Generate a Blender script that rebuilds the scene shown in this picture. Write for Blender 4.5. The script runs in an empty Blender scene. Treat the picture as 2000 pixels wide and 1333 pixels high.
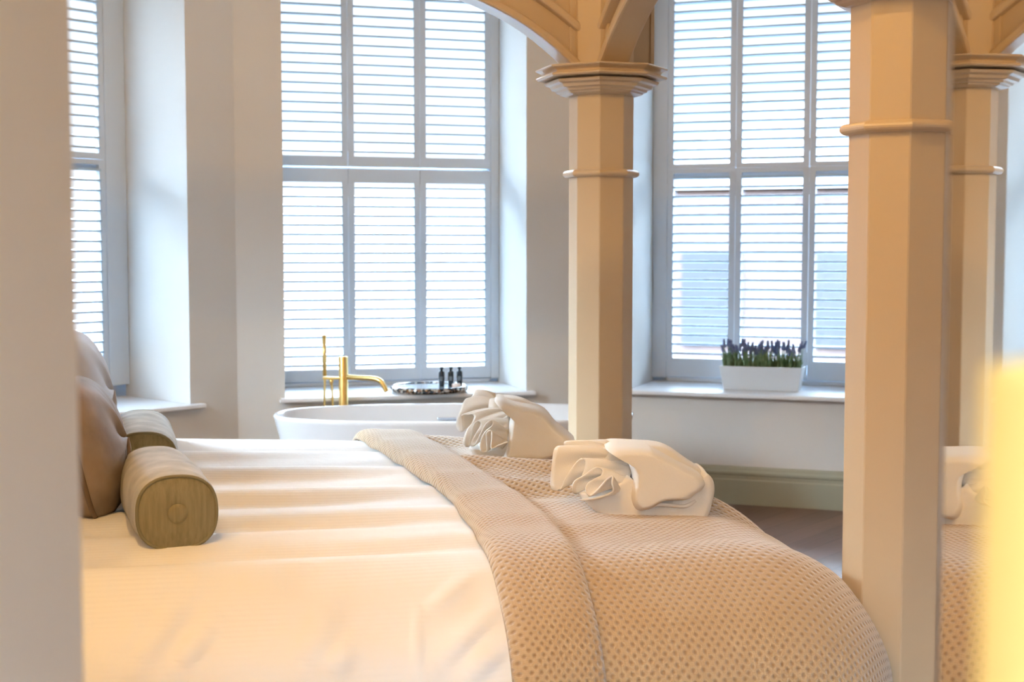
import bpy, bmesh, math, random
import numpy as np
from mathutils import Vector, Matrix
random.seed(7)
PI = math.pi
sc = bpy.context.scene
C = sc.collection

# ------------------------------------------------------------------ camera
F_PX = 2700.0
PITCH = math.atan(176.5 / F_PX)
CAM = Vector((0, 0, 1.3))
cd = bpy.data.cameras.new('camera'); cam = bpy.data.objects.new('camera', cd); C.objects.link(cam)
cam.location = CAM; cam.rotation_euler = (PI / 2 - PITCH, 0, 0)
cd.sensor_width = 36; cd.lens = F_PX / 2000 * 36
cd.clip_start = 0.05; cd.clip_end = 200
cd.dof.use_dof = True; cd.dof.focus_distance = 3.15; cd.dof.aperture_fstop = 6.3
sc.camera = cam

# ------------------------------------------------------------------ view
sc.view_settings.view_transform = 'Standard'
sc.view_settings.look = 'None'
sc.view_settings.gamma = 1
sc.view_settings.use_curve_mapping = False
sc.view_settings.exposure = 0.27

# ------------------------------------------------------------------ sky
w = bpy.data.worlds.new('sky'); sc.world = w; w.use_nodes = True
bg = w.node_tree.nodes['Background']
_nt = w.node_tree
_tc = _nt.nodes.new('ShaderNodeTexCoord'); _sp = _nt.nodes.new('ShaderNodeSeparateXYZ'); _cr = _nt.nodes.new('ShaderNodeValToRGB')
_nt.links.new(_tc.outputs['Generated'], _sp.inputs[0]); _nt.links.new(_sp.outputs['Z'], _cr.inputs['Fac'])
_e = _cr.color_ramp.elements       # bright overcast sky: paler and dimmer at the horizon, street below it
_e[0].position = 0.0; _e[0].color = (0.0155, 0.0165, 0.0175, 1)
_e[1].position = 0.20; _e[1].color = (0.0165, 0.0182, 0.0195, 1)
_x = _e.new(0.42); _x.color = (0.66, 0.84, 1.0, 1)
_nt.links.new(_cr.outputs['Color'], bg.inputs['Color'])
bg.inputs['Strength'].default_value = 80.0

# ------------------------------------------------------------------ lamps (ceiling downlights, warm)
DOWNLIGHTS = [(-0.60, 1.38, 3.27, 88), (-1.5, 1.45, 3.27, 60), (-0.35, -0.4, 3.27, 25), (1.3, -0.2, 3.27, 15), (-1.6, 3.0, 3.27, 20), (-0.2, 5.3, 3.27, 14), (1.7, 4.6, 3.27, 8)]
WARM = (1.0, 0.60, 0.20)

# ================================================================== helpers
def ray(px, py):
    d = Vector(((px - 1000) / F_PX, 1.0, -(py - 666.5) / F_PX))
    c, s = math.cos(-PITCH), math.sin(-PITCH)
    return Vector((d.x, d.y * c - d.z * s, d.y * s + d.z * c))
def atY(px, py, Y):
    r = ray(px, py); return CAM + r * (Y / r.y)
def atH(px, py, H):
    r = ray(px, py); return CAM + r * ((H - CAM.z) / r.z)
def hit(px, p, d, py=600):
    """plan point where the pixel column meets the vertical plane through p along d"""
    r = ray(px, py)
    a = Vector((r.x, r.y)); den = a.x * (-d.y) + a.y * d.x
    t = (p[0] * (-d.y) + p[1] * d.x) / den
    return Vector((a.x * t, a.y * t))

def mat(name, col, rough=0.6, metal=0.0, bump=None, **kw):
    m = bpy.data.materials.new(name); m.use_nodes = True
    nt = m.node_tree; b = nt.nodes['Principled BSDF']
    b.inputs['Base Color'].default_value = (*col, 1)
    b.inputs['Roughness'].default_value = rough
    b.inputs['Metallic'].default_value = metal
    for k, v in kw.items():
        b.inputs[k].default_value = v
    if bump:
        scale, strength, dist = bump
        tc = nt.nodes.new('ShaderNodeTexCoord')
        n = nt.nodes.new('ShaderNodeTexNoise'); n.inputs['Scale'].default_value = scale
        n.inputs['Detail'].default_value = 4
        nt.links.new(tc.outputs['Object'], n.inputs['Vector'])
        bp = nt.nodes.new('ShaderNodeBump'); bp.inputs['Strength'].default_value = strength
        bp.inputs['Distance'].default_value = dist
        nt.links.new(n.outputs['Fac'], bp.inputs['Height'])
        nt.links.new(bp.outputs['Normal'], b.inputs['Normal'])
    return m

def srgb(r, g, b):
    f = lambda c: ((c / 255) / 12.92 if c / 255 < 0.04045 else ((c / 255 + 0.055) / 1.055) ** 2.4)
    return (f(r), f(g), f(b))

def mottled(name, c1, c2, scale, rough=0.8, stretch=(1, 1, 1), bump=(0, 0), uv=False, **kw):
    m = mat(name, c1, rough, **kw); nt = m.node_tree; b = nt.nodes['Principled BSDF']
    tc = nt.nodes.new('ShaderNodeTexCoord'); mp = nt.nodes.new('ShaderNodeMapping')
    mp.inputs['Scale'].default_value = stretch
    n = nt.nodes.new('ShaderNodeTexNoise'); n.inputs['Scale'].default_value = scale; n.inputs['Detail'].default_value = 5
    cr = nt.nodes.new('ShaderNodeValToRGB')
    cr.color_ramp.elements[0].position = 0.3; cr.color_ramp.elements[1].position = 0.7
    cr.color_ramp.elements[0].color = (*c1, 1); cr.color_ramp.elements[1].color = (*c2, 1)
    L = nt.links.new
    L(tc.outputs['UV' if uv else 'Object'], mp.inputs['Vector']); L(mp.outputs['Vector'], n.inputs['Vector'])
    L(n.outputs['Fac'], cr.inputs['Fac']); L(cr.outputs['Color'], b.inputs['Base Color'])
    if bump[0]:
        bp = nt.nodes.new('ShaderNodeBump'); bp.inputs['Strength'].default_value = bump[0]; bp.inputs['Distance'].default_value = bump[1]
        L(n.outputs['Fac'], bp.inputs['Height']); L(bp.outputs['Normal'], b.inputs['Normal'])
    return m

M = {}
M['wall'] = mat('painted_plaster', (0.69, 0.655, 0.61), 0.75, bump=(60, 0.08, 0.002))
M['jamb'] = mat('painted_partition', (0.74, 0.73, 0.70), 0.7, bump=(60, 0.08, 0.002))
M['white_wood'] = mat('white_painted_wood', (0.62, 0.69, 0.77), 0.4)  # white paint, with its back-lit blue-grey shade put into the colour
M['louvre'] = mat('backlit_tint_louvre', (0.42, 0.54, 0.64), 0.45)  # slat colour darkened and blued to stand in for back-lit shade
M['sill'] = mat('white_sill_gloss', (0.86, 0.86, 0.86), 0.3)
M['ceiling'] = mat('ceiling_paint', (0.8, 0.78, 0.75), 0.8)
M['skirting'] = mat('sage_skirting_paint', (0.36, 0.345, 0.25), 0.45)
M['post'] = mat('taupe_bed_paint', (0.56, 0.43, 0.285), 0.30, bump=(25, 0.05, 0.002))
M['dark'] = mat('shadow_gap', (0.03, 0.025, 0.02), 0.8)
M['tub'] = mat('white_bath_acrylic', (0.72, 0.70, 0.69), 0.18)
M['chrome'] = mat('chrome_trim', (0.6, 0.62, 0.65), 0.15, 1.0)
M['brass'] = mat('brushed_brass', (0.80, 0.56, 0.20), 0.28, 1.0, bump=(120, 0.05, 0.001))
M['bottle'] = mat('dark_glass_bottle', (0.012, 0.02, 0.03), 0.15)
M['label'] = mat('bottle_label', (0.10, 0.12, 0.14), 0.5)
M['candle'] = mat('blush_wax', (0.85, 0.70, 0.62), 0.5)
M['planter'] = mat('white_ceramic_trough', (0.72, 0.76, 0.80), 0.4)
M['soil'] = mottled('potting_soil', (0.03, 0.022, 0.015), (0.07, 0.05, 0.03), 60, 0.95)
M['leaf'] = mottled('lavender_leaf', (0.07, 0.17, 0.07), (0.26, 0.36, 0.20), 30, 0.7)
M['flower'] = mottled('lavender_flower', (0.09, 0.12, 0.25), (0.24, 0.28, 0.44), 60, 0.8)
M['duvet'] = mat('white_cotton_duvet', (0.82, 0.80, 0.78), 0.75)
M['mattress'] = mat('mattress_ticking', (0.8, 0.78, 0.75), 0.85)
M['towel'] = mat('cream_terry_towel', (0.76, 0.71, 0.64), 0.95, bump=(420, 0.35, 0.0015))
M['bolster'] = mottled('olive_grey_velvet', (0.38, 0.36, 0.31), (0.58, 0.54, 0.47), 16, 0.7, (1, 1, 1), (0.15, 0.004))
M['bolster_end'] = mottled('olive_velvet_end', (0.20, 0.16, 0.075), (0.27, 0.22, 0.115), 160, 0.75, (1, 1, 0.08), (0.3, 0.001))
M['pipe'] = mat('olive_piping', (0.20, 0.17, 0.09), 0.7)
M['cush_brown'] = mottled('taupe_velvet', (0.17, 0.11, 0.065), (0.34, 0.25, 0.18), 9, 0.6, (1, 1, 1), (0.2, 0.01))
M['cush_grey'] = mottled('grey_velvet', (0.50, 0.49, 0.52), (0.60, 0.59, 0.62), 6, 0.7, (1, 1, 1), (0.1, 0.01))
M['cush_pipe'] = mat('brown_piping', (0.16, 0.10, 0.06), 0.7)
M['metal_w'] = mat('white_metal', (0.8, 0.8, 0.8), 0.4)
M['lamp_yellow'] = mat('pale_yellow_shade', (0.68, 0.50, 0.18), 0.7)
_b = M['lamp_yellow'].node_tree.nodes['Principled BSDF']; _b.inputs['Emission Color'].default_value = (1.0, 0.70, 0.20, 1); _b.inputs['Emission Strength'].default_value = 0.30
M['mirror'] = mat('mirror_silver', (0.80, 0.78, 0.74), 0.015, 1.0)
M['mirror_edge'] = mat('bevelled_mirror_edge', (0.78, 0.74, 0.68), 0.35, 0.6)
M['render'] = mottled('pale_stone', (0.040, 0.027, 0.026), (0.055, 0.036, 0.034), 3, 0.9)
M['slate'] = mat('roof_slate', (0.05, 0.052, 0.057), 0.8)
M['pane_dark'] = mat('dark_window_pane', (0.028, 0.030, 0.034), 0.2)

def glass_mat():
    m = bpy.data.materials.new('window_glass'); m.use_nodes = True; nt = m.node_tree
    nt.nodes.clear(); o = nt.nodes.new('ShaderNodeOutputMaterial')
    t = nt.nodes.new('ShaderNodeBsdfTransparent'); g = nt.nodes.new('ShaderNodeBsdfGlossy'); g.inputs['Roughness'].default_value = 0.02
    t.inputs['Color'].default_value = (0.97, 0.985, 1, 1)
    mx = nt.nodes.new('ShaderNodeMixShader'); mx.inputs['Fac'].default_value = 0.05
    nt.links.new(t.outputs[0], mx.inputs[1]); nt.links.new(g.outputs[0], mx.inputs[2]); nt.links.new(mx.outputs[0], o.inputs[0])
    return m
M['glass'] = glass_mat()
def emit_mat():
    m = mat('lamp_glow', (1, 0.9, 0.7), 0.5); b = m.node_tree.nodes['Principled BSDF']
    b.inputs['Emission Color'].default_value = (1, 0.75, 0.45, 1); b.inputs['Emission Strength'].default_value = 6
    return m
M['glow'] = emit_mat()

def wood_floor():
    m = mat('dark_walnut_boards', (0.12, 0.06, 0.04), 0.35); nt = m.node_tree; b = nt.nodes['Principled BSDF']; L = nt.links.new
    tc = nt.nodes.new('ShaderNodeTexCoord'); mp = nt.nodes.new('ShaderNodeMapping'); mp.inputs['Rotation'].default_value = (0, 0, math.radians(-52))
    br = nt.nodes.new('ShaderNodeTexBrick'); br.inputs['Scale'].default_value = 1.0
    br.inputs['Brick Width'].default_value = 1.3; br.inputs['Row Height'].default_value = 0.12; br.inputs['Mortar Size'].default_value = 0.0015
    br.inputs['Color1'].default_value = (0.20, 0.105, 0.075, 1); br.inputs['Color2'].default_value = (0.125, 0.068, 0.052, 1); br.inputs['Mortar'].default_value = (0.03, 0.015, 0.01, 1)
    mp2 = nt.nodes.new('ShaderNodeMapping'); mp2.inputs['Scale'].default_value = (1.5, 22, 1)
    n = nt.nodes.new('ShaderNodeTexNoise'); n.inputs['Scale'].default_value = 1.6; n.inputs['Detail'].default_value = 6
    mx = nt.nodes.new('ShaderNodeMixRGB'); mx.blend_type = 'MULTIPLY'; mx.inputs['Fac'].default_value = 0.7
    cr = nt.nodes.new('ShaderNodeValToRGB'); cr.color_ramp.elements[0].color = (0.45, 0.4, 0.4, 1); cr.color_ramp.elements[1].color = (1.5, 1.4, 1.35, 1)
    L(tc.outputs['Object'], mp.inputs['Vector']); L(mp.outputs[0], br.inputs['Vector']); L(mp.outputs[0], mp2.inputs['Vector']); L(mp2.outputs[0], n.inputs['Vector'])
    L(n.outputs['Fac'], cr.inputs['Fac']); L(br.outputs['Color'], mx.inputs[1]); L(cr.outputs['Color'], mx.inputs[2]); L(mx.outputs[0], b.inputs['Base Color'])
    return m
M['floor'] = wood_floor()

def throw_mat():
    """woven cellular cotton: dimples laid out on the cloth's own coordinates"""
    m = mat('sand_waffle_weave', (0.46, 0.34, 0.21), 0.85); nt = m.node_tree; b = nt.nodes['Principled BSDF']; L = nt.links.new
    b.inputs['Sheen Weight'].default_value = 0.6; b.inputs['Sheen Roughness'].default_value = 0.5
    tc = nt.nodes.new('ShaderNodeUVMap'); sp = nt.nodes.new('ShaderNodeSeparateXYZ'); L(tc.outputs[0], sp.inputs[0])
    def mt(op, a, c=None):
        n = nt.nodes.new('ShaderNodeMath'); n.operation = op
        for i, v in enumerate((a, c)):
            if v is None: continue
            if isinstance(v, (int, float)): n.inputs[i].default_value = v
            else: L(v, n.inputs[i])
        return n.outputs[0]
    k = 2 * PI
    cx = mt('COSINE', mt('MULTIPLY', sp.outputs[0], k / 0.019)); cy = mt('COSINE', mt('MULTIPLY', sp.outputs[1], k / 0.019))
    s = mt('ADD', cx, cy)                 # +2 at lattice points
    cx2 = mt('COSINE', mt('MULTIPLY', sp.outputs[0], k / 0.0043)); cy2 = mt('COSINE', mt('MULTIPLY', sp.outputs[1], k / 0.0035))
    fine = mt('MULTIPLY', mt('ADD', cx2, cy2), 0.08)
    h = mt('ADD', mt('MULTIPLY', mt('POWER', mt('MAXIMUM', mt('SUBTRACT', mt('ABSOLUTE', s), 0.5), 0.0), 1.4), -1.0), fine)
    bp = nt.nodes.new('ShaderNodeBump'); bp.inputs['Strength'].default_value = 0.8; bp.inputs['Distance'].default_value = 0.0022
    L(h, bp.inputs['Height']); L(bp.outputs[0], b.inputs['Normal'])
    # shade at the bottom of each cell, painted into the colour as darker brown
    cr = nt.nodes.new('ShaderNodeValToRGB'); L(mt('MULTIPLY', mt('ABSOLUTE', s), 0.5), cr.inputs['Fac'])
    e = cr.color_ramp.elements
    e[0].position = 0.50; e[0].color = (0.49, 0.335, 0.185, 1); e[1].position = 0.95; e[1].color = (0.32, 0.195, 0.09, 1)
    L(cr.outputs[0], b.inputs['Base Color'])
    return m
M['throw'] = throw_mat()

def duvet_mat():
    m = M['duvet']; nt = m.node_tree; b = nt.nodes['Principled BSDF']; L = nt.links.new
    uv = nt.nodes.new('ShaderNodeUVMap'); sp = nt.nodes.new('ShaderNodeSeparateXYZ'); L(uv.outputs[0], sp.inputs[0])
    mu = nt.nodes.new('ShaderNodeMath'); mu.operation = 'MULTIPLY'; mu.inputs[1].default_value = 2 * PI / 0.011; L(sp.outputs[1], mu.inputs[0])
    co = nt.nodes.new('ShaderNodeMath'); co.operation = 'COSINE'; L(mu.outputs[0], co.inputs[0])
    n = nt.nodes.new('ShaderNodeTexNoise'); n.inputs['Scale'].default_value = 9; n.inputs['Detail'].default_value = 6; L(uv.outputs[0], n.inputs['Vector'])
    a = nt.nodes.new('ShaderNodeMath'); a.operation = 'MULTIPLY_ADD'; a.inputs[1].default_value = 0.045; L(co.outputs[0], a.inputs[0]); L(n.outputs['Fac'], a.inputs[2])
    bp = nt.nodes.new('ShaderNodeBump'); bp.inputs['Strength'].default_value = 0.28; bp.inputs['Distance'].default_value = 0.008
    L(a.outputs[0], bp.inputs['Height']); L(bp.outputs[0], b.inputs['Normal'])
duvet_mat()

# ---- objects
def tag(o, label=None, cat=None, group=None, kind=None):
    if label: o['label'] = label
    if cat: o['category'] = cat
    if group: o['group'] = group
    if kind: o['kind'] = kind
    return o
def empty(name, loc, label=None, cat=None, rz=0, group=None, kind=None):
    o = bpy.data.objects.new(name, None); C.objects.link(o); o.empty_display_size = 0.1
    o.location = loc; o.rotation_euler = (0, 0, rz)
    return tag(o, label, cat, group, kind)
def obj(name, bm, m, parent=None, smooth=False, mods=None, autosmooth=None):
    me = bpy.data.meshes.new(name)
    bmesh.ops.recalc_face_normals(bm, faces=bm.faces[:])
    bm.to_mesh(me); bm.free()
    return fin(name, me, m, parent, smooth)
def fin(name, me, m, parent=None, smooth=False):
    o = bpy.data.objects.new(name, me); C.objects.link(o)
    me.materials.append(M[m] if isinstance(m, str) else m)
    if smooth:
        for p in me.polygons: p.use_smooth = True
    if parent: o.parent = parent
    return o
def bevel(o, wd=0.004, seg=2, ang=35):
    b = o.modifiers.new('bevel', 'BEVEL'); b.width = wd; b.segments = seg; b.limit_method = 'ANGLE'; b.angle_limit = math.radians(ang); return o
def subsurf(o, n=1):
    s = o.modifiers.new('sub', 'SUBSURF'); s.levels = n; s.render_levels = n; return o
def solid(o, t, off=-1):
    s = o.modifiers.new('solid', 'SOLIDIFY'); s.thickness = t; s.offset = off; return o
def BM(): return bmesh.new()

def add_box(bm, x0, x1, y0, y1, z0, z1, mtx=None):
    vs = [bm.verts.new((x, y, z)) for z in (z0, z1) for (x, y) in ((x0, y0), (x1, y0), (x1, y1), (x0, y1))]
    if mtx:
        for v in vs: v.co = mtx @ v.co
    for f in ((3, 2, 1, 0), (4, 5, 6, 7), (0, 1, 5, 4), (1, 2, 6, 5), (2, 3, 7, 6), (3, 0, 4, 7)):
        bm.faces.new([vs[i] for i in f])
    return bm
def add_prism(bm, pts, z0, z1):
    a = [bm.verts.new((p[0], p[1], z0)) for p in pts]; b = [bm.verts.new((p[0], p[1], z1)) for p in pts]
    n = len(pts)
    bm.faces.new(a[::-1]); bm.faces.new(b)
    for i in range(n): bm.faces.new((a[i], a[(i + 1) % n], b[(i + 1) % n], b[i]))
    return bm
def add_rings(bm, rings, cap=True, closed=True, capstart=None, capend=None):
    R = [[bm.verts.new(p) for p in r] for r in rings]
    n = len(R[0])
    for i in range(len(R) - 1):
        for j in range(n if closed else n - 1):
            k = (j + 1) % n
            bm.faces.new((R[i][j], R[i][k], R[i + 1][k], R[i + 1][j]))
    if cap if capstart is None else capstart: bm.faces.new(R[0][::-1])
    if cap if capend is None else capend: bm.faces.new(R[-1])
    return bm
def add_lathe(bm, prof, n=32, rot=0.0, center=(0, 0), cap=True, sx=1, sy=1):
    rings = []
    for r, z in prof:
        rings.append([(center[0] + sx * r * math.cos(rot + 2 * PI * j / n), center[1] + sy * r * math.sin(rot + 2 * PI * j / n), z) for j in range(n)])
    return add_rings(bm, rings, cap)
def frames(pts, closed=False):
    out = []
    up = Vector((0, 0, 1)); prev = None
    n = len(pts)
    for i in range(n):
        if closed: t = pts[(i + 1) % n] - pts[i - 1]
        else: t = pts[min(i + 1, n - 1)] - pts[max(i - 1, 0)]
        t.normalize()
        if prev is None:
            a = Vector((0, 0, 1)) if abs(t.z) < 0.9 else Vector((1, 0, 0))
            u = t.cross(a).normalized()
        else:
            u = (prev - t * prev.dot(t)).normalized()
        prev = u; out.append((pts[i], u, t.cross(u)))
    return out
def add_tube(bm, pts, r, n=10, closed=False):
    pts = [Vector(p) for p in pts]
    rr = r if callable(r) else (lambda s: r)
    fr = frames(pts, closed); rings = []
    for i, (p, u, v) in enumerate(fr):
        q = rr(i / max(1, len(fr) - 1))
        rings.append([p + u * q * math.cos(2 * PI * j / n) + v * q * math.sin(2 * PI * j / n) for j in range(n)])
    if closed: rings.append(rings[0]); add_rings(bm, rings, cap=False); bmesh.ops.remove_doubles(bm, verts=bm.verts[:], dist=1e-6)
    else: add_rings(bm, rings)
    return bm
def catmull(pts, k=6, closed=False):
    pts = [Vector(p) for p in pts]; n = len(pts); out = []
    for i in range(n if closed else n - 1):
        if closed: p0, p1, p2, p3 = pts[i - 1], pts[i], pts[(i + 1) % n], pts[(i + 2) % n]
        else: p0, p1, p2, p3 = pts[max(i - 1, 0)], pts[i], pts[i + 1], pts[min(i + 2, n - 1)]
        for s in range(k):
            t = s / k
            out.append(0.5 * ((2 * p1) + (p2 - p0) * t + (2 * p0 - 5 * p1 + 4 * p2 - p3) * t * t + (3 * p1 - p0 - 3 * p2 + p3) * t ** 3))
    if not closed: out.append(pts[-1])
    return out
def grid_mesh(name, P, m, parent=None, uv=None, smooth=True):
    """P: (ni,nj,3) array"""
    ni, nj = P.shape[:2]
    idx = np.arange(ni * nj).reshape(ni, nj)
    f = np.stack([idx[:-1, :-1], idx[1:, :-1], idx[1:, 1:], idx[:-1, 1:]], -1).reshape(-1, 4)
    me = bpy.data.meshes.new(name)
    me.from_pydata(P.reshape(-1, 3).tolist(), [], f.tolist())
    if uv is not None:
        ul = me.uv_layers.new(name='UVMap')
        ul.data.foreach_set('uv', uv.reshape(-1, 2)[f.reshape(-1)].astype(np.float32).ravel())
    return fin(name, me, m, parent, smooth)
def plan(v): return Vector((v[0], v[1]))

# ================================================================== room shell
CEIL = 3.3
SILL = 0.572
def unit(deg): return Vector((math.cos(math.radians(deg)), math.sin(math.radians(deg))))
dR = unit(-19.5)                                  # back right wall runs right and towards the room
dB = unit(16.5)                                   # back wall
dL = unit(48)                                     # back left wall
pR = Vector((1.63, 6.88))
corner_BR = hit(1172, pR, dR)
corner_LB = hit(462, corner_BR, dB)
right_end = pR + dR * 1.15
side_x = right_end.x
left_end = corner_LB - dL * 2.1
openR0 = hit(1228, pR, dR); openR1 = openR0 + dR * 1.42
openB1 = hit(1028, corner_BR, dB); openB0 = hit(555, corner_BR, dB)
openL1 = hit(369, corner_LB, dL); openL0 = openL1 - dL * 1.3
TH = 0.62
HEAD = 3.05
def outward(d): return Vector((-d.y, d.x))
poly = [Vector((left_end.x, -1.8)), left_end, corner_LB, corner_BR, right_end, Vector((side_x, -1.8))]
SW0, SW1 = left_end.y - 1.75, left_end.y - 0.35
def offset_pts(pts, t):
    out = []
    for i in range(len(pts)):
        p = pts[i]
        a = (pts[i] - pts[i - 1]).normalized() if i > 0 else None
        b = (pts[i + 1] - pts[i]).normalized() if i < len(pts) - 1 else None
        if a is None: out.append(p + outward(b) * t)
        elif b is None: out.append(p + outward(a) * t)
        else:
            n1, n2 = outward(a), outward(b); m = (n1 + n2).normalized()
            out.append(p + m * (t / m.dot(n1)))
    return out
outer = offset_pts(poly, TH)
def window_wall(name, i, s0, s1):
    a, b, oa, ob = poly[i], poly[i + 1], outer[i], outer[i + 1]
    d = (b - a).normalized(); n = outward(d)
    bm = BM()
    add_prism(bm, [a, s0, s0 + n * TH, oa], 0, CEIL)
    add_prism(bm, [s1, b, ob, s1 + n * TH], 0, CEIL)
    add_prism(bm, [s0, s1, s1 + n * TH, s0 + n * TH], 0, SILL - 0.022)
    add_prism(bm, [s0, s1, s1 + n * TH, s0 + n * TH], HEAD, CEIL)
    return tag(obj(name, bm, 'wall'), kind='structure')
window_wall('wall_back_left', 1, openL0, openL1)
window_wall('wall_back', 2, openB0, openB1)
window_wall('wall_back_right', 3, openR0, openR1)
bm = BM(); xo_ = left_end.x - TH      # unseen side window opening, added to bring in cool fill light
for (ya, yb_, za, zb_) in ((-1.8, SW0, 0, CEIL), (SW1, left_end.y, 0, CEIL), (SW0, SW1, 0, 1.40), (SW0, SW1, 2.65, CEIL)):
    add_box(bm, xo_ + 0.2, left_end.x, ya, yb_, za, zb_)
tag(obj('wall_side_left', bm, 'wall'), kind='structure')
for nm, i in (('wall_side_right', 4),):
    bm = BM(); add_prism(bm, [poly[i], poly[i + 1], outer[i + 1], outer[i]], 0, CEIL); tag(obj(nm, bm, 'wall'), kind='structure')
bm = BM(); xa, xb = left_end.x - TH, side_x + TH
add_box(bm, xa, -0.8, -2.0, -1.8, 0, CEIL); add_box(bm, 0.8, xb, -2.0, -1.8, 0, CEIL); add_box(bm, -0.8, 0.8, -2.0, -1.8, 0, 1.0); add_box(bm, -0.8, 0.8, -2.0, -1.8, 2.4, CEIL)  # unseen window opening behind the camera, added for neutral fill light
tag(obj('wall_front', bm, 'wall'), kind='structure')
bm = BM(); add_box(bm, left_end.x - 1, side_x + 1, -2.1, 8.6, -0.1, 0); tag(obj('floor', bm, 'floor'), kind='structure')
bm = BM(); add_box(bm, left_end.x - 1, side_x + 1, -2.1, 8.6, CEIL, CEIL + 0.1); tag(obj('ceiling', bm, 'ceiling'), kind='structure')
# partition whose end blurs at the left of the frame
jx = atY(153, 600, 0.82).x
bm = BM(); add_box(bm, left_end.x, jx, 0.66, 0.82, 0, CEIL); o = tag(obj('wall_partition_left', bm, 'jamb'), kind='structure'); bevel(o, 0.004)

# skirting board
prof = [(0, 0), (0.024, 0), (0.024, 0.125), (0.020, 0.132), (0.020, 0.150), (0.026, 0.156), (0.026, 0.166), (0.016, 0.176), (0.012, 0.190), (0.0, 0.196)]
skp = poly[1:5]
inner = {t: offset_pts(skp, -t) for t in {p[0] for p in prof}}
for nm, k in (('baseboard_back_left', 0), ('baseboard_back', 1), ('baseboard_back_right', 2)):
    bm = BM(); add_rings(bm, [[(inner[t][k + e].x, inner[t][k + e].y, z) for t, z in prof] for e in (0, 1)])
    tag(obj(nm, bm, 'skirting'), kind='structure')

# sills
def sill(idx, s0, s1, d, e0, e1):
    n = outward(d)
    bm = BM()
    a, b = s0 - d * e0 - n * 0.05, s1 + d * e1 - n * 0.05
    add_prism(bm, [a, b, b + n * 0.05, a + n * 0.05], SILL - 0.022, SILL)
    add_prism(bm, [s0 - n * 0.0, s1, s1 + n * (TH - 0.02), s0 + n * (TH - 0.02)], SILL - 0.022, SILL)
    o = tag(obj('trim_%d' % idx, bm, 'sill'), kind='structure'); bevel(o, 0.006)
sill(1, openL0, openL1, dL, 0.06, 0.06)
sill(2, openB0, openB1, dB, 0.03, 0.04)
sill(3, openR0, openR1, dR, 0.06, 0.06)

# windows (sash frame and glass) and plantation shutters
def window(idx, s0, s1, d):
    n = outward(d); w = (s1 - s0).length
    root = empty('window_%d' % idx, (s0.x, s0.y, 0), rz=math.atan2(d.y, d.x), kind='structure')
    y0, y1 = TH - 0.07, TH - 0.02
    bm = BM()
    add_box(bm, 0, 0.06, y0, y1, SILL, HEAD); add_box(bm, w - 0.06, w, y0, y1, SILL, HEAD)
    add_box(bm, 0, w, y0, y1, SILL, SILL + 0.07); add_box(bm, 0, w, y0, y1, HEAD - 0.06, HEAD)
    add_box(bm, 0, w, y0, y1, 1.70, 1.75)
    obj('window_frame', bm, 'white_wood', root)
    bm = BM(); add_box(bm, 0.03, w - 0.03, y1 - 0.028, y1 - 0.022, SILL + 0.03, HEAD - 0.03); obj('glass', bm, 'glass', root)
window(1, openL0, openL1, dL); window(2, openB0, openB1, dB); window(3, openR0, openR1, dR)

def fill_window(idx, mtx, w, z0, z1):  # out-of-view window, added to let fill daylight into the room
    root = empty('window_%d' % idx, mtx.translation, kind='structure', rz=mtx.to_euler().z)
    bm = BM(); add_box(bm, 0.001, 0.06, -0.03, 0.03, z0, z1); add_box(bm, w - 0.06, w - 0.001, -0.03, 0.03, z0, z1); add_box(bm, 0.06, w - 0.06, -0.03, 0.03, z0, z0 + 0.06); add_box(bm, 0.06, w - 0.06, -0.03, 0.03, z1 - 0.06, z1); add_box(bm, w / 2 - 0.02, w / 2 + 0.02, -0.025, 0.025, z0 + 0.06, z1 - 0.06)
    obj('window_frame', bm, 'white_wood', root)
    bm = BM(); add_box(bm, 0.05, w - 0.05, -0.003, 0.003, z0 + 0.05, z1 - 0.05); obj('glass', bm, 'glass', root)
fill_window(4, Matrix.Translation((left_end.x - 0.2, SW0, 0)) @ Matrix.Rotation(PI / 2, 4, 'Z'), SW1 - SW0, 1.40, 2.65)
fill_window(5, Matrix.Translation((-0.8, -1.9, 0)), 1.6, 1.0, 2.4)

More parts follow.
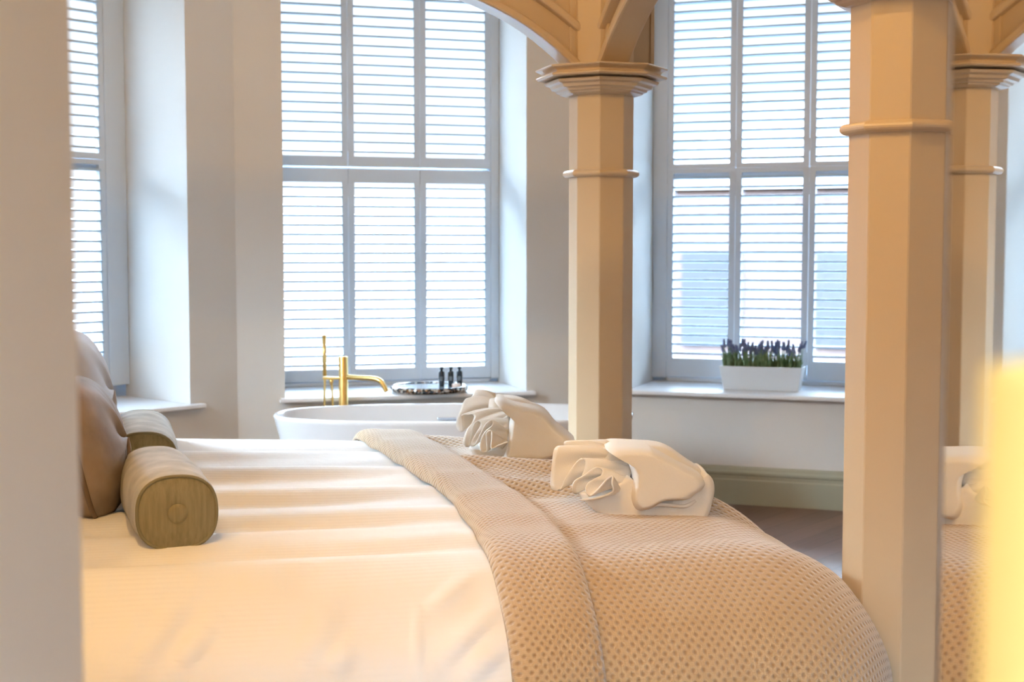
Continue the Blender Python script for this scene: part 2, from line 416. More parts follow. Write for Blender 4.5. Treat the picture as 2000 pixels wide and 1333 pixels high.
SD = 0.53        # depth of the shutter plane in the reveal
def shutters(label, s0, s1, d, cols, zb, rails, top, tilt, fl, fr, gap_after=None):
    """cols: local x ranges of the panels; rails: [(z of louvre field bottom, top)...] per tier"""
    w = (s1 - s0).length
    root = empty('plantation_shutters', (s0.x + outward(d).x * SD, s0.y + outward(d).y * SD, SILL), label, 'shutters', math.atan2(d.y, d.x))
    z = lambda h: h - SILL
    bm = BM(); add_box(bm, 0.001, fl, -0.02, 0.03, z(zb) - 0.008, z(HEAD)); add_box(bm, w - fr, w - 0.001, -0.02, 0.03, z(zb) - 0.008, z(HEAD))
    add_box(bm, fl, w - fr, -0.01, 0.03, z(HEAD) - 0.04, z(HEAD)); add_box(bm, fl, w - fr, -0.008, 0.03, 0.001, z(zb) - 0.006)
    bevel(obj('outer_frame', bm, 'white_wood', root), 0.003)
    for ci, (x0, x1) in enumerate(cols):
        for (pb, lb, lt, pt) in rails:
            bm = BM(); st = 0.034
            g = 0.0015
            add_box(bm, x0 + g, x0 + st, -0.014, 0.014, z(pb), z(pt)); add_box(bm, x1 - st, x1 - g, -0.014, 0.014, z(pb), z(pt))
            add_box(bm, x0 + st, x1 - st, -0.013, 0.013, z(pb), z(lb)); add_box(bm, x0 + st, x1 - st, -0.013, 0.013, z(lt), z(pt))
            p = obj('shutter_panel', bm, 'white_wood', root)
            bm = BM(); nsl = int(round((lt - lb) / 0.0505)); pitch = (lt - lb) / nsl
            for k in range(nsl):
                zc = z(lb) + pitch * (k + 0.5); ta = math.radians(tilt + random.uniform(-1.5, 1.5))
                sec = []
                for (yy, zz) in ((-0.027, -0.004), (-0.027, 0.004), (-0.024, 0.0056), (0.024, 0.0056), (0.027, 0.003), (0.027, -0.003), (0.024, -0.0056), (-0.024, -0.0056)):
                    sec.append((yy * math.cos(ta) - zz * math.sin(ta), yy * math.sin(ta) + zz * math.cos(ta)))
                add_rings(bm, [[(xx, a, zc + b) for a, b in sec] for xx in (x0 + st - 0.003, x1 - st + 0.003)])
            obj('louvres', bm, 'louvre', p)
            for hz in (z(pb) + 0.08, z(pt) - 0.15):
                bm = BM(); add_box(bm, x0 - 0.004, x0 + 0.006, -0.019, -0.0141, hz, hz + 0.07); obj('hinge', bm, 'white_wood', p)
    return root
def loc_x(px, s0, d):
    p = hit(px, s0 + outward(d) * SD, d); return (p - (s0 + outward(d) * SD)).dot(d)
def zAt(px, py, s0, d):
    p = hit(px, s0 + outward(d) * SD, d, py); return atY(px, py, p.y).z
# centre window, two tiers of three panels
wB = (openB1 - openB0).length
b1, b2, b3 = loc_x(681, openB0, dB), loc_x(820.5, openB0, dB), loc_x(957, openB0, dB)
bw = b3 - b2
b0 = b1 - bw
T = lambda py, px=750: zAt(px, py, openB0, dB)
shutters('white louvred shutters in two tiers in the window directly behind the bathtub', openB0, openB1, dB,
         [(max(0.012, b0), b1), (b1, b2), (b2, b3)], T(742),
         [(T(742), T(719), T(358), T(331)), (T(327), T(307), HEAD - 0.12, HEAD - 0.05)], HEAD, 4, max(0.01, b0 if b0 > 0 else 0.01), wB - b3)
# right window: full height panels with a mid rail
wR = (openR1 - openR0).length
r0, r1, r2, r3 = loc_x(1303, openR0, dR), loc_x(1435, openR0, dR), loc_x(1578, openR0, dR), loc_x(1716, openR0, dR)
T = lambda py, px=1430: zAt(px, py, openR0, dR)
shutters('white louvred shutters above the lavender trough', openR0, openR1, dR,
         [(r0, r1), (r1, r2), (r2, min(r3, wR - 0.03))], T(738),
         [(T(738), T(702), T(338), T(328.5)), (T(328), T(319), HEAD - 0.12, HEAD - 0.05)], HEAD, -4, r0, max(0.02, wR - r3))
# left window
wL = (openL1 - openL0).length
l3 = loc_x(208, openL0, dL); lw = (l3 - 0.04) / 3
T = lambda py, px=190: zAt(px, py, openL0, dL)
shutters('white louvred shutters in the narrow slice of window beside the blurred wall end', openL0, openL1, dL,
         [(0.04 + lw * k, 0.04 + lw * (k + 1)) for k in range(3)], T(752),
         [(T(752), T(716), T(322), T(312)), (T(311), T(299), HEAD - 0.12, HEAD - 0.05)], HEAD, 6, 0.04, wL - l3)

# ceiling downlights
for k, (x, y, zz, e) in enumerate(DOWNLIGHTS):
    WH = ['over the bed foot', 'over the bed head', 'behind the camera', 'by the mirror', 'over the pillows', 'over the bathtub', 'beyond the near bedpost'][k]
    t = empty('ceiling_downlight', (x, y, CEIL), 'small round recessed warm ceiling downlight ' + WH, 'ceiling light', group='recessed ceiling downlights')
    bm = BM(); add_lathe(bm, [(0.045, 0), (0.045, -0.012), (0.034, -0.014), (0.034, 0)], 24); obj('bezel', bm, 'metal_w', t)
    ld = bpy.data.lights.new('downlight_bulb', 'SPOT'); ld.energy = e; ld.color = WARM; ld.shadow_soft_size = 0.035
    ld.spot_size = math.radians(174); ld.spot_blend = 0.15
    lo = bpy.data.objects.new('downlight_bulb', ld); C.objects.link(lo); lo.location = (x, y, zz); 

# ================================================================== four-poster bed
PSI = math.radians(12.5)
U = Vector((-math.cos(PSI), -math.sin(PSI))); V = Vector((-math.sin(PSI), math.cos(PSI)))
O = Vector((0.80, 2.55))
def bed(u, v, z=0): p = O + U * u + V * v; return Vector((p.x, p.y, z))
POST_N = Vector((atY(1755, 500, 2.80).x, 2.80)); POST_F = Vector((atY(1174, 300, 4.43).x, 4.43))
footd = (POST_F - POST_N).normalized()
headd = Vector((-footd.y, footd.x))
if headd.x > 0: headd = -headd
POST_HF = POST_F + headd * 2.15; POST_HN = POST_N + headd * 2.15
ROT = math.atan2(footd.y, footd.x)
bedroot = empty('four_poster_bed', ((POST_N.x + POST_HF.x) / 2, (POST_N.y + POST_HF.y) / 2, 0), 'taupe painted gothic four-poster bed with octagonal posts and arched canopy', 'bed')
def par(o):
    o.parent = bedroot; o.matrix_parent_inverse = Matrix.Translation(-bedroot.location); return o
AP = 0.095 / math.cos(PI / 8)
H_CAP0 = 1.785; H_CAP1 = 1.850; TOPZ = 2.36
def octo(bm, prof, c, n=8):
    # prof is (apothem, z)
    return add_lathe(bm, [(a / math.cos(PI / 8), z) for a, z in prof], 8, ROT + PI / 8, c)
def make_post(c, wing):
    bm = BM(); octo(bm, [(0.095, 0.0), (0.095, H_CAP0 + 0.01)], c)
    o = par(obj('post', bm, 'post')); bevel(o, 0.002, 1)
    def sub(nm, bm, m='post', bw=0.0012):
        s = obj(nm, bm, m); s.parent = o; bevel(s, bw, 1); return s
    bm = BM(); z = 1.543; r = 0.012
    octo(bm, [(0.094, z - r)] + [(0.097 + 0.016 * math.cos(t), z + r * math.sin(t)) for t in [math.radians(a) for a in range(-80, 81, 20)]] + [(0.094, z + r)], c); sub('ring_moulding', bm)
    bm = BM(); k = 0.00162
    P = [(58, 192), (66, 191), (75, 188), (77, 185), (82, 184), (84, 180), (91, 178), (94, 172), (101, 170), (104, 166), (104, 164), (84, 163.5), (84, 160.5), (116, 160), (119, 157), (118, 154.5), (108, 152), (107, 149), (110, 146), (119, 142), (120, 139.5), (118, 138.5), (60, 138)]
    octo(bm, [(a * k, 1.3 + (490 - y) * 4.40 / 2700 - 0.0) for a, y in P], c); sub('capital', bm)
    bm = BM(); octo(bm, [(0.0945, H_CAP1), (0.0945, TOPZ)], c)
    sub('upper_shaft', bm)
    # a flat square pier clasps the outer side of the shaft
    mt = Matrix.Translation((c.x, c.y, 0)) @ Matrix.Rotation(math.atan2(headd.y, headd.x), 4, 'Z')
    if wing:
        bm = BM(); add_box(bm, -0.178, -0.03, -0.04, 0.0, H_CAP1 + 0.006, TOPZ, mt); add_box(bm, -0.178, -0.165, -0.046, 0.006, H_CAP1 + 0.006, TOPZ, mt)
        sub('pier', bm)
    bm = BM(); octo(bm, [(0.125, 0), (0.125, 0.10), (0.118, 0.115), (0.108, 0.125), (0.105, 0.15), (0.095, 0.16)], c); sub('plinth', bm)
    return o
for c, wg in ((POST_N, True), (POST_F, True), (POST_HN, False), (POST_HF, False)): make_post(c, wg)

def arch_curve(L, r0, off=0.0):
    """list of (s,h) of the underside from post face to post face; off lifts the curve"""
    half = L / 2; R = 0.85; a0, a1 = math.radians(45), math.radians(8)
    pts = []
    s0, h0 = r0, 1.858
    for k in range(19):
        a = a0 + (a1 - a0) * k / 18
        pts.append((s0 + (R) * (math.sin(a0) - math.sin(a)), h0 + R * (math.cos(a) - math.cos(a0))))
    e = pts[-1]
    if e[0] < half: pts.append((half, e[1] + (half - e[0]) * math.tan(a1)))
    else: pts = [p for p in pts if p[0] < half] + [(half, [p for p in pts if p[0] < half][-1][1] + 0.005)]
    pts = pts + [(L - s, h) for s, h in pts[-2::-1]]
    if off:
        q = []
        for i, (s, h) in enumerate(pts):
            a = pts[max(i - 1, 0)]; b = pts[min(i + 1, len(pts) - 1)]
            t = Vector((b[0] - a[0], b[1] - a[1])).normalized(); n = Vector((-t.y, t.x))
            q.append((s + n.x * off, h + n.y * off))
        m1 = r0; q = [(s, h) for s, h in q if m1 - 0.001 <= s <= L - m1 + 0.001]
        # run the lifted rib down to the post face
        sl = (q[1][1] - q[0][1]) / (q[1][0] - q[0][0])
        q = [(m1, q[0][1] - (q[0][0] - m1) * sl)] + q + [(L - m1, q[-1][1] - (q[0][0] - m1) * sl)]
        return q
    return pts
def make_arch(A, B, yoff=0.0):
    d = (B - A); L = d.length; d.normalize(); n = outward(d)
    w3 = lambda s, t, h: (A.x + d.x * s + n.x * t, A.y + d.y * s + n.y * t, h)
    r0 = 0.092
    base = arch_curve(L, r0)
    # spandrel panel
    bm = BM(); rings = []
    for s, h in base: rings.append([w3(s, -0.014, h + 0.008), w3(s, -0.014, TOPZ - 0.01), w3(s, 0.014, TOPZ - 0.01), w3(s, 0.014, h + 0.008)])
    add_rings(bm, rings); root = par(obj('arched_canopy_panel', bm, 'post'))
    def sub(nm, bm, bw=0.003, sm=False):
        s = obj(nm, bm, 'post'); s.parent = root; bevel(s, bw, 2); return s
    def rib(nm, curve, hw, th):
        rings = []
        for i, (s, h) in enumerate(curve):
            a = curve[max(i - 1, 0)]; b = curve[min(i + 1, len(curve) - 1)]
            t = Vector((b[0] - a[0], b[1] - a[1])).normalized(); q = Vector((-t.y, t.x)) * th
            prof = [(-hw, 0.25), (-hw * 0.93, 0.05), (-hw * 0.8, 0.0), (hw * 0.8, 0.0), (hw * 0.93, 0.05), (hw, 0.25), (hw, 0.75), (hw * 0.9, 0.97), (hw * 0.75, 1.0), (-hw * 0.75, 1.0), (-hw * 0.9, 0.97), (-hw, 0.75)]
            rings.append([w3(s + q.x * f, tt, h + q.y * f) for tt, f in prof])
        bm = BM(); add_rings(bm, rings); sub(nm, bm, 0.001)
    rib('lower_rib', base, 0.050, 0.028)
    rib('upper_rib', arch_curve(L, r0, 0.092), 0.046, 0.026)
    for s0, s1 in ((r0 - 0.01, r0 + 0.022), (L - r0 - 0.022, L - r0 + 0.01)):
        bm = BM(); add_prism(bm, [w3(s0, -0.024, 0)[:2], w3(s1, -0.024, 0)[:2], w3(s1, 0.024, 0)[:2], w3(s0, 0.024, 0)[:2]], H_CAP1 + 0.02, TOPZ - 0.01)
        sub('stile', bm)
    bm = BM(); add_prism(bm, [w3(-0.02, -0.06, 0)[:2], w3(L + 0.02, -0.06, 0)[:2], w3(L + 0.02, 0.06, 0)[:2], w3(-0.02, 0.06, 0)[:2]], TOPZ - 0.01, TOPZ + 0.07)
    add_prism(bm, [w3(-0.06, -0.085, 0)[:2], w3(L + 0.06, -0.085, 0)[:2], w3(L + 0.06, 0.085, 0)[:2], w3(-0.06, 0.085, 0)[:2]], TOPZ + 0.07, TOPZ + 0.10)
    sub('cornice', bm)
make_arch(POST_HF, POST_F); make_arch(POST_F, POST_N); make_arch(POST_N, POST_HN)
bm = BM()
add_prism(bm, [bed(1.98, 0.1)[:2], bed(1.98, 1.8)[:2], bed(2.05, 1.8)[:2], bed(2.05, 0.1)[:2]], 0.1, 1.35)
par(bevel(obj('headboard', bm, 'cush_grey'), 0.02, 3))
bm = BM(); add_prism(bm, [bed(0.2, 0.25)[:2], bed(0.2, 1.72)[:2], bed(1.97, 1.72)[:2], bed(1.97, 0.25)[:2]], 0.05, 0.35); par(bevel(obj('bed_base', bm, 'mattress'), 0.02, 3))
bm = BM(); add_prism(bm, [bed(0.22, 0.27)[:2], bed(0.22, 1.70)[:2], bed(1.96, 1.70)[:2], bed(1.96, 0.27)[:2]], 0.351, 0.56); par(bevel(obj('mattress', bm, 'mattress'), 0.04, 4))

# ---- cloth laid over the bed
BU, BV = 1.97, 1.87
RF, RH, RN, RFAR = 0.30, 0.05, 0.32, 0.13
def smooth(x): x = np.clip(x, 0, 1); return x * x * (3 - 2 * x)
def top_h(u, v):
    h = 0.692 + 0.036 * np.clip(u, 0, 2) * smooth((v - 0.3) / 1.4)
    return h
def lumps(u, v):
    # soft ridges running along the bed
    s = np.sin(2 * PI * v / 0.235 + 0.7 * np.sin(2.1 * u + 0.5) + 0.4 * np.sin(5 * u)) * 0.0105
    s += 0.004 * np.sin(2 * PI * v / 0.13 + 3.1 * u + 1.0) * np.sin(1.7 * u + 0.3)
    s += 0.004 * np.sin(3.3 * u + 4.4 * v) * np.sin(2.3 * u - 5.1 * v + 1)
    return s * (0.55 + 0.45 * smooth((u - 0.75) / 0.35))
def drape(a, b, off=0.0, lump=1.0, side=1.0):
    """cloth coordinates -> world; a from the foot edge, b from the near edge (negative = hanging)"""
    a = np.asarray(a, float); b = np.asarray(b, float)
    ca = np.clip(a, RF, BU - RH); cb = np.clip(b, RN, BV - RFAR)
    da, db = a - ca, b - cb
    Ra = np.where(da < 0, RF, RH); Rb = np.where(db < 0, RN, RFAR)
    K = 1.18
    na, nb = da / (Ra * K), db / (Rb * K)
    q = np.sqrt(na * na + nb * nb) + 1e-9
    ha, hb = na / q, nb / q
    th = np.minimum(q, 1.0) * PI / 2
    Rm = (np.abs(ha) * Ra + np.abs(hb) * Rb) / (np.abs(ha) + np.abs(hb) + 1e-9)
    Rz = np.minimum(Rm, 0.30) * 0.80
    extra = np.maximum(q - 1, 0) * Rm * K
    h = top_h(ca, cb)
    wgt = smooth(1 - q * 0.9)
    z = h - Rz * (1 - np.cos(th)) - extra + lumps(ca + da, cb + db) * lump * wgt
    out = np.sin(th)
    # hanging folds
    tang = np.where(np.abs(hb) > np.abs(ha), a, b)
    drop = smooth((q - 0.6) / 1.6)
    fold = (0.016 * np.sin(2 * PI * tang / 0.55 + 0.8) + 0.008 * np.sin(2 * PI * tang / 0.23 + 2.0 + 2 * extra) + 0.004 * np.sin(2 * PI * (tang + 0.5 * extra) / 0.11)) * drop * side
    flare = 0.05 * drop
    rad = out * 1.0
    u = ca + ha * Ra * rad + ha * (fold + flare)
    v = cb + hb * Rb * rad + hb * (fold + flare)
    # normal offset
    u = u + ha * np.sin(th) * off; v = v + hb * np.sin(th) * off; z = z + np.cos(th) * off
    x = O.x + U.x * u + V.x * v; y = O.y + U.y * u + V.y * v
    # tuck around the two foot posts
    for c in (POST_N, POST_F):
        dx, dy = x - c.x, y - c.y
        r = np.sqrt(dx * dx + dy * dy); rr = 0.115
        inside = r < rr
        cen = bed(0.9, 0.95); ix, iy = cen.x - c.x, cen.y - c.y; il = math.hypot(ix, iy); ix, iy = ix / il, iy / il
        # move along the inward direction until clear of the post
        bq = dx * ix + dy * iy; disc = np.sqrt(np.maximum(bq * bq - (r * r - rr * rr), 0))
        t = np.where(inside, -bq + disc, 0)
        x = x + ix * t; y = y + iy * t
    return np.stack([x, y, z], -1)

DROP_N = 0.62
def cloth(name, aa, bb, m, parent=None, off=0.0, lump=1.0, side=1.0, extra=None):
    A, B = aa, bb
    P = drape(A, B, off, lump, side)
    if extra is not None:
        e_ = extra(A, B); P[..., 2] += e_
        if name == 'duvet': P[..., 1] -= 2.4 * e_; P[..., 2] -= 0.5 * e_
    return grid_mesh(name, P, m, parent, uv=np.stack([A, B], -1))
A, B = np.meshgrid(np.linspace(-0.45, BU + 0.3, 520), np.linspace(-DROP_N, BV + 0.5, 460), indexing='ij')
def inv(px, py, guess):
    """cloth coordinate whose draped point projects to the pixel (few Newton steps)"""
    g = np.array(guess, float)
    cs, sn = math.cos(PITCH), math.sin(PITCH)
    def proj(g):
        x, y, z = drape(g[0], g[1], 0.0, 0.0, 0.0); z = z - CAM.z
        yy = y * cs - z * sn; zz = y * sn + z * cs
        return np.array([1000 + F_PX * x / yy, 666.5 - F_PX * zz / yy])
    t = np.array([px, py])
    for _ in range(25):
        f = proj(g) - t
        if abs(f).max() < 0.3: break
        e = 1e-3; J = np.stack([(proj(g + [e, 0]) - proj(g)) / e, (proj(g + [0, e]) - proj(g)) / e], 1)
        st = np.linalg.solve(J, f); st = np.clip(st, -0.15, 0.15); g = g - st
    return g, abs(f).max()
def wrinkles(A, B):
    wr = 0.0
    for (p, q_, wd, am) in (((385, 1150), (262, 1325), 0.015, 0.012), ((420, 1215), (345, 1320), 0.012, 0.010), ((300, 1180), (225, 1300), 0.016, 0.008), ((655, 1170), (590, 1325), 0.020, 0.010), ((690, 1260), (640, 1330), 0.014, 0.007),
                            ((925, 1130), (825, 1205), 0.012, 0.009), ((975, 1180), (850, 1310), 0.012, 0.010), ((985, 1260), (905, 1330), 0.012, 0.009), ((815, 1190), (812, 1330), 0.006, 0.005), ((480, 1110), (560, 1230), 0.03, 0.005)):
        g0 = WR(p); g1 = WR(q_)
        d = g1 - g0; L2 = d.dot(d); t = np.clip(((A - g0[0]) * d[0] + (B - g0[1]) * d[1]) / L2, 0, 1)
        r = np.sqrt((A - g0[0] - t * d[0]) ** 2 + (B - g0[1] - t * d[1]) ** 2)
        wr = wr + 0.62 * am * np.exp(-(r / (wd * 1.25)) ** 2) * np.sin(PI * np.clip(t, 0.12, 0.9)) 
    return wr
def WR(p): return inv(p[0], p[1], (1.0, -0.05))[0]
duv = cloth('duvet', A, B, 'duvet', extra=wrinkles)
solid(duv, 0.012); tag(duv, 'white cotton duvet spread over the four-poster bed', 'duvet')

# ---- throw: edges read off the photograph, turned into cloth coordinates
def to_uv(px, py, H):
    p = atH(px, py, H); d = Vector((p.x, p.y)) - O; return d.dot(U), d.dot(V)
edge_px = [(760, 905, (0.8, 1.6)), (880, 985, (0.75, 0.9)), (935, 1060, (0.7, 0.4)), (975, 1160, (0.65, 0.15)), (1000, 1280, (0.6, -0.1))]
fold_px = [(905, 925, (0.5, 1.4)), (990, 980, (0.5, 0.9)), (1075, 1045, (0.5, 0.4)), (1130, 1150, (0.5, 0.15)), (1160, 1280, (0.45, -0.1))]
E1 = [inv(*p) for p in edge_px]; E2 = [inv(*p) for p in fold_px]
def edge_fn(E):
    g = sorted([tuple(x) for x, r in E if r < 2], key=lambda t: t[1])
    b = np.array([t[1] for t in g]); a = np.array([t[0] for t in g])
    def f(v):
        lo = a[0] + (v - b[0]) * (a[1] - a[0]) / (b[1] - b[0]) * 0.3
        hi = a[-1] + (v - b[-1]) * (a[-1] - a[-2]) / (b[-1] - b[-2])
        r = np.interp(v, b, a); r = np.where(v < b[0], lo, r); return np.where(v > b[-1], hi, r)
    return f
fe, ff = edge_fn(E1), edge_fn(E2)
bs = np.linspace(-DROP_N - 0.02, BV + 0.35, 560)
sm = np.ones(31) / 31
fev = np.convolve(np.pad(fe(bs), 15, 'edge'), sm, 'valid'); ffv = np.convolve(np.pad(ff(bs), 15, 'edge'), sm, 'valid')
throw = empty('waffle_throw', (O.x, O.y, 0.0), 'sand coloured waffle weave throw laid across the foot of the bed', 'throw')
def thr_par(o): o.parent = throw; o.matrix_parent_inverse = Matrix.Translation(-throw.location); return o
FOOT_A = -0.50
tt = np.linspace(0, 1, 330)
Am = FOOT_A + (ffv[None, :] + 0.06 - FOOT_A) * tt[:, None]; Bm = np.repeat(bs[None, :], 330, 0)
def creases(A, B):
    top = smooth((B - 0.25) / 0.3) * smooth((A - 0.05) / 0.2)
    s = 0.026 * np.exp(-((B - (1.12 + 0.5 * (A - 0.35))) / 0.045) ** 2) + 0.030 * np.exp(-((B - (0.78 + 0.55 * (A - 0.35))) / 0.05) ** 2) + 0.020 * np.exp(-((B - (1.5 + 0.4 * (A - 0.3))) / 0.06) ** 2)
    return s * top
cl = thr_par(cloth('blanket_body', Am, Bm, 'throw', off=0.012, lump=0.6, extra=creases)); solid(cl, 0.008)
tf = np.linspace(0, 1, 90)
Af = ffv[None, :] + (fev - ffv)[None, :] * tf[:, None]; Bf = np.repeat(bs[None, :], 90, 0)
# rolled-over band: thick, rounded on both long edges
def band(A, B):
    t = np.repeat(tf[:, None], A.shape[1], 1); return 0.0 * t
Pb = drape(Af, Bf, 0.0, 0.35, 1.0); Pb1 = drape(Af, Bf, 1.0, 0.35, 1.0)
N = Pb1 - Pb; N /= np.linalg.norm(N, axis=-1, keepdims=True) + 1e-9
tt2 = tf[:, None] * np.ones_like(Bf)
th_ = 0.018 + 0.024 * (1 - np.abs(2 * tt2 - 1) ** 5) ** 0.5 + 0.003 * np.sin(Bf * 9 + tt2 * 3) * np.sin(PI * tt2)
bd = grid_mesh('folded_edge_band', Pb + N * th_[..., None], 'throw', None, uv=np.stack([Af, Bf], -1) * 1.22); thr_par(bd); solid(bd, 0.010)

# ================================================================== cushions and bolsters
def make_pillow(name, label, m, pm, centre, w, h, t, yaw, lean, roll=0.0, group=None):
    """upright pillow: width w along local x, height h along z, thickness t along y"""
    root = empty(name, centre, label, 'cushion')
    root.rotation_euler = (lean, roll, yaw)
    n, ne = 26, 3.2
    bm = BM(); R = []
    out = []
    for k in range(72):
        a = 2 * PI * k / 72
        c, s = math.cos(a), math.sin(a)
        r = 1 / (abs(c) ** ne + abs(s) ** ne) ** (1 / ne)
        cx = r * c; sx = r * s
        pinch = 1 + 0.05 * (abs(cx * sx)) ** 2 - 0.04 * (1 - abs(cx * sx))
        out.append((cx * w / 2 * pinch, sx * h / 2 * pinch))
    rings = []
    for side in (1, -1):
        ks = [i / 12 for i in range(13)]
        for q in (ks if side == 1 else ks[::-1][1:]):
            f = math.sin(q * PI / 2)     # 0 centre .. 1 rim
            rr = 0.02 + 0.98 * f
            th = side * t / 2 * (1 - rr ** 2.6) ** 0.55
            rings.append([(x * rr, th + side * ((0.006 * math.sin(9 * x / w + 7 * y / h) + 0.004 * math.sin(26 * x / w - 9 * y / h)) * (1 - rr) + 0.007 * math.sin(34 * y / h + 12 * x / w) * max(0, -y / h) * (1 - rr ** 4)), y * rr + h / 2) for x, y in out])
    add_rings(bm, rings)
    o = obj('cushion_cover', bm, m, root, True)
    bm = BM(); add_tube(bm, [(x, 0, y + h / 2) for x, y in out], 0.0055, 8, True); obj('piping', bm, pm, root, True)
    return root
YW = math.atan2(V.y, V.x)
def TB(px, py, H): return atH(px, py, H)
p = atY(178, 1075, 3.0); make_pillow('scatter_cushion', 'brown velvet piped cushion leaning behind the nearer bolster', 'cush_brown', 'cush_pipe', (p.x, p.y + 0.10, 0.70), 0.42, 0.325, 0.17, YW, math.radians(-13), 0)
p = atY(154, 900, 3.62); make_pillow('scatter_cushion', 'grey velvet cushion with a rounded corner rising behind the brown one', 'cush_grey', 'cush_pipe', (p.x, p.y + 0.1, 0.725), 0.46, 0.37, 0.18, YW, math.radians(-10), 0)

def make_bolster(label, pa, pb, r, cap_r):
    pa, pb = Vector(pa), Vector(pb); ax = (pb - pa); L = ax.length; yaw = math.atan2(ax.y, ax.x)
    root = empty('bolster_cushion', pa, label, 'bolster', yaw - PI / 2, group=None)
    # local: axis +y, near end at y=0, centre at z=0
    def sec(rr, y, n=48, sq=2.5, wob=0):
        out = []
        for k in range(n):
            a = 2 * PI * k / n; c, s = math.cos(a), math.sin(a); q = 1 / (abs(c) ** sq + abs(s) ** sq) ** (1 / sq)
            w_ = 1 + wob * (math.sin(y * 60 + 2.5 * math.sin(a * 2 + 1)) * 0.5 + math.sin(y * 27 + 3 * a) * 0.5)
            out.append((rr * q * c * w_, y, rr * q * s * w_ * 0.94))
        return out
    rings = []
    prof = [(0.0, r * 0.93, 0), (0.004, r * 0.955, 0), (0.014, r * 0.985, 0.004), (0.03, r, 0.008)]
    N_ = 30
    for y, q, wv in prof: rings.append(sec(q, y, wob=wv))
    for k in range(1, N_): rings.append(sec(r * (1 + 0.02 * math.sin(PI * k / N_)), 0.03 + (L - 0.06) * k / N_, wob=0.024))
    for y, q, wv in prof[::-1]: rings.append(sec(q, L - y, wob=wv))
    bm = BM(); add_rings(bm, rings, cap=False); obj('bolster_cover', bm, 'bolster', root, True)
    for yy, sgn in ((0, -1), (L, 1)):
        bm = BM(); rr = r * 0.93
        R = []
        for f in (1, 0.9, 0.7, 0.45, 0.25, 0.12, 0.02):
            bulge = sgn * (0.014 * (1 - f ** 2) - (0.010 * math.exp(-(f / 0.22) ** 2)))
            R.append([(x * f, yy + bulge + 0.0012 * math.sin(k * 2.1) * f * (1 - f), z * f) for k, (x, _, z) in enumerate(sec(rr, 0))])
        add_rings(bm, R, capstart=False, capend=True); e = obj('end_panel', bm, 'bolster_end', root, True)
        bm = BM(); add_tube(bm, [(x, yy, z) for x, _, z in sec(rr * 1.005, 0)], 0.0035, 8, True); obj('piping', bm, 'pipe', root, True)
        bm = BM(); R = []
        for rr2, dy in ((0.019, 0.0), (0.021, -0.006), (0.019, -0.011), (0.012, -0.014), (0.002, -0.015)):
            R.append([(rr2 * math.cos(2 * PI * k / 24), yy + sgn * (0.001 - dy), rr2 * math.sin(2 * PI * k / 24)) for k in range(24)])
        add_rings(bm, R); obj('button', bm, 'bolster_end', root, True)
    return root
def bol(pxf, pyf, z1, pxb, z2, r):
    a = atY(pxf, pyf, z1); a.z += 0.004; b = atY(pxb, 900, z2); return a, Vector((b.x, b.y, a.z + 0.01))
a, b = bol(346, 1006, 2.72, 300, 3.13, 0); make_bolster('olive grey velvet bolster lying nearer the edge, its buttoned round end in full view', a, b, 0.083, 0.08)
a2 = atY(281, 905, 3.40); b2 = atY(276, 850, 3.88); make_bolster('olive grey velvet bolster farther across the bed, mostly hidden behind the nearer one', a2, Vector((b2.x, b2.y, a2.z + 0.01)), 0.085, 0.08)

# ================================================================== towels
def blob_outline(bm, outline, y0, y1, bulge, M4, rnd=0.6, rim=6, noise=0.0):
    """closed outline in local xz lofted along y with rounded rims (a stuffed, folded bundle)"""
    pts = catmull([(x, 0, z) for x, z in outline], 5, True)
    cx = sum(p.x for p in pts) / len(pts); cz = sum(p.z for p in pts) / len(pts)
    rings = []
    W = y1 - y0
    allr = [(y0 + bulge * (1 - math.cos(PI / 2 * k / rim)), 1 - rnd * (1 - math.sin(PI / 2 * k / rim))) for k in range(rim + 1)]
    mid = [(y0 + bulge + (W - 2 * bulge) * k / 5, 1.0) for k in range(1, 5)]
    back = [(y1 - (yy - y0), f) for yy, f in allr[::-1]]
    for yy, f in allr + mid + back:
        r = []
        for i, p in enumerate(pts):
            nz = noise * (math.sin(p.x * 47 + yy * 31) * math.sin(p.z * 53 + yy * 23 + 1))
            r.append(M4 @ Vector((cx + (p.x - cx) * (f + nz), yy, cz + (p.z - cz) * (f + nz))))
        rings.append(r)
    add_rings(bm, rings)
    return bm
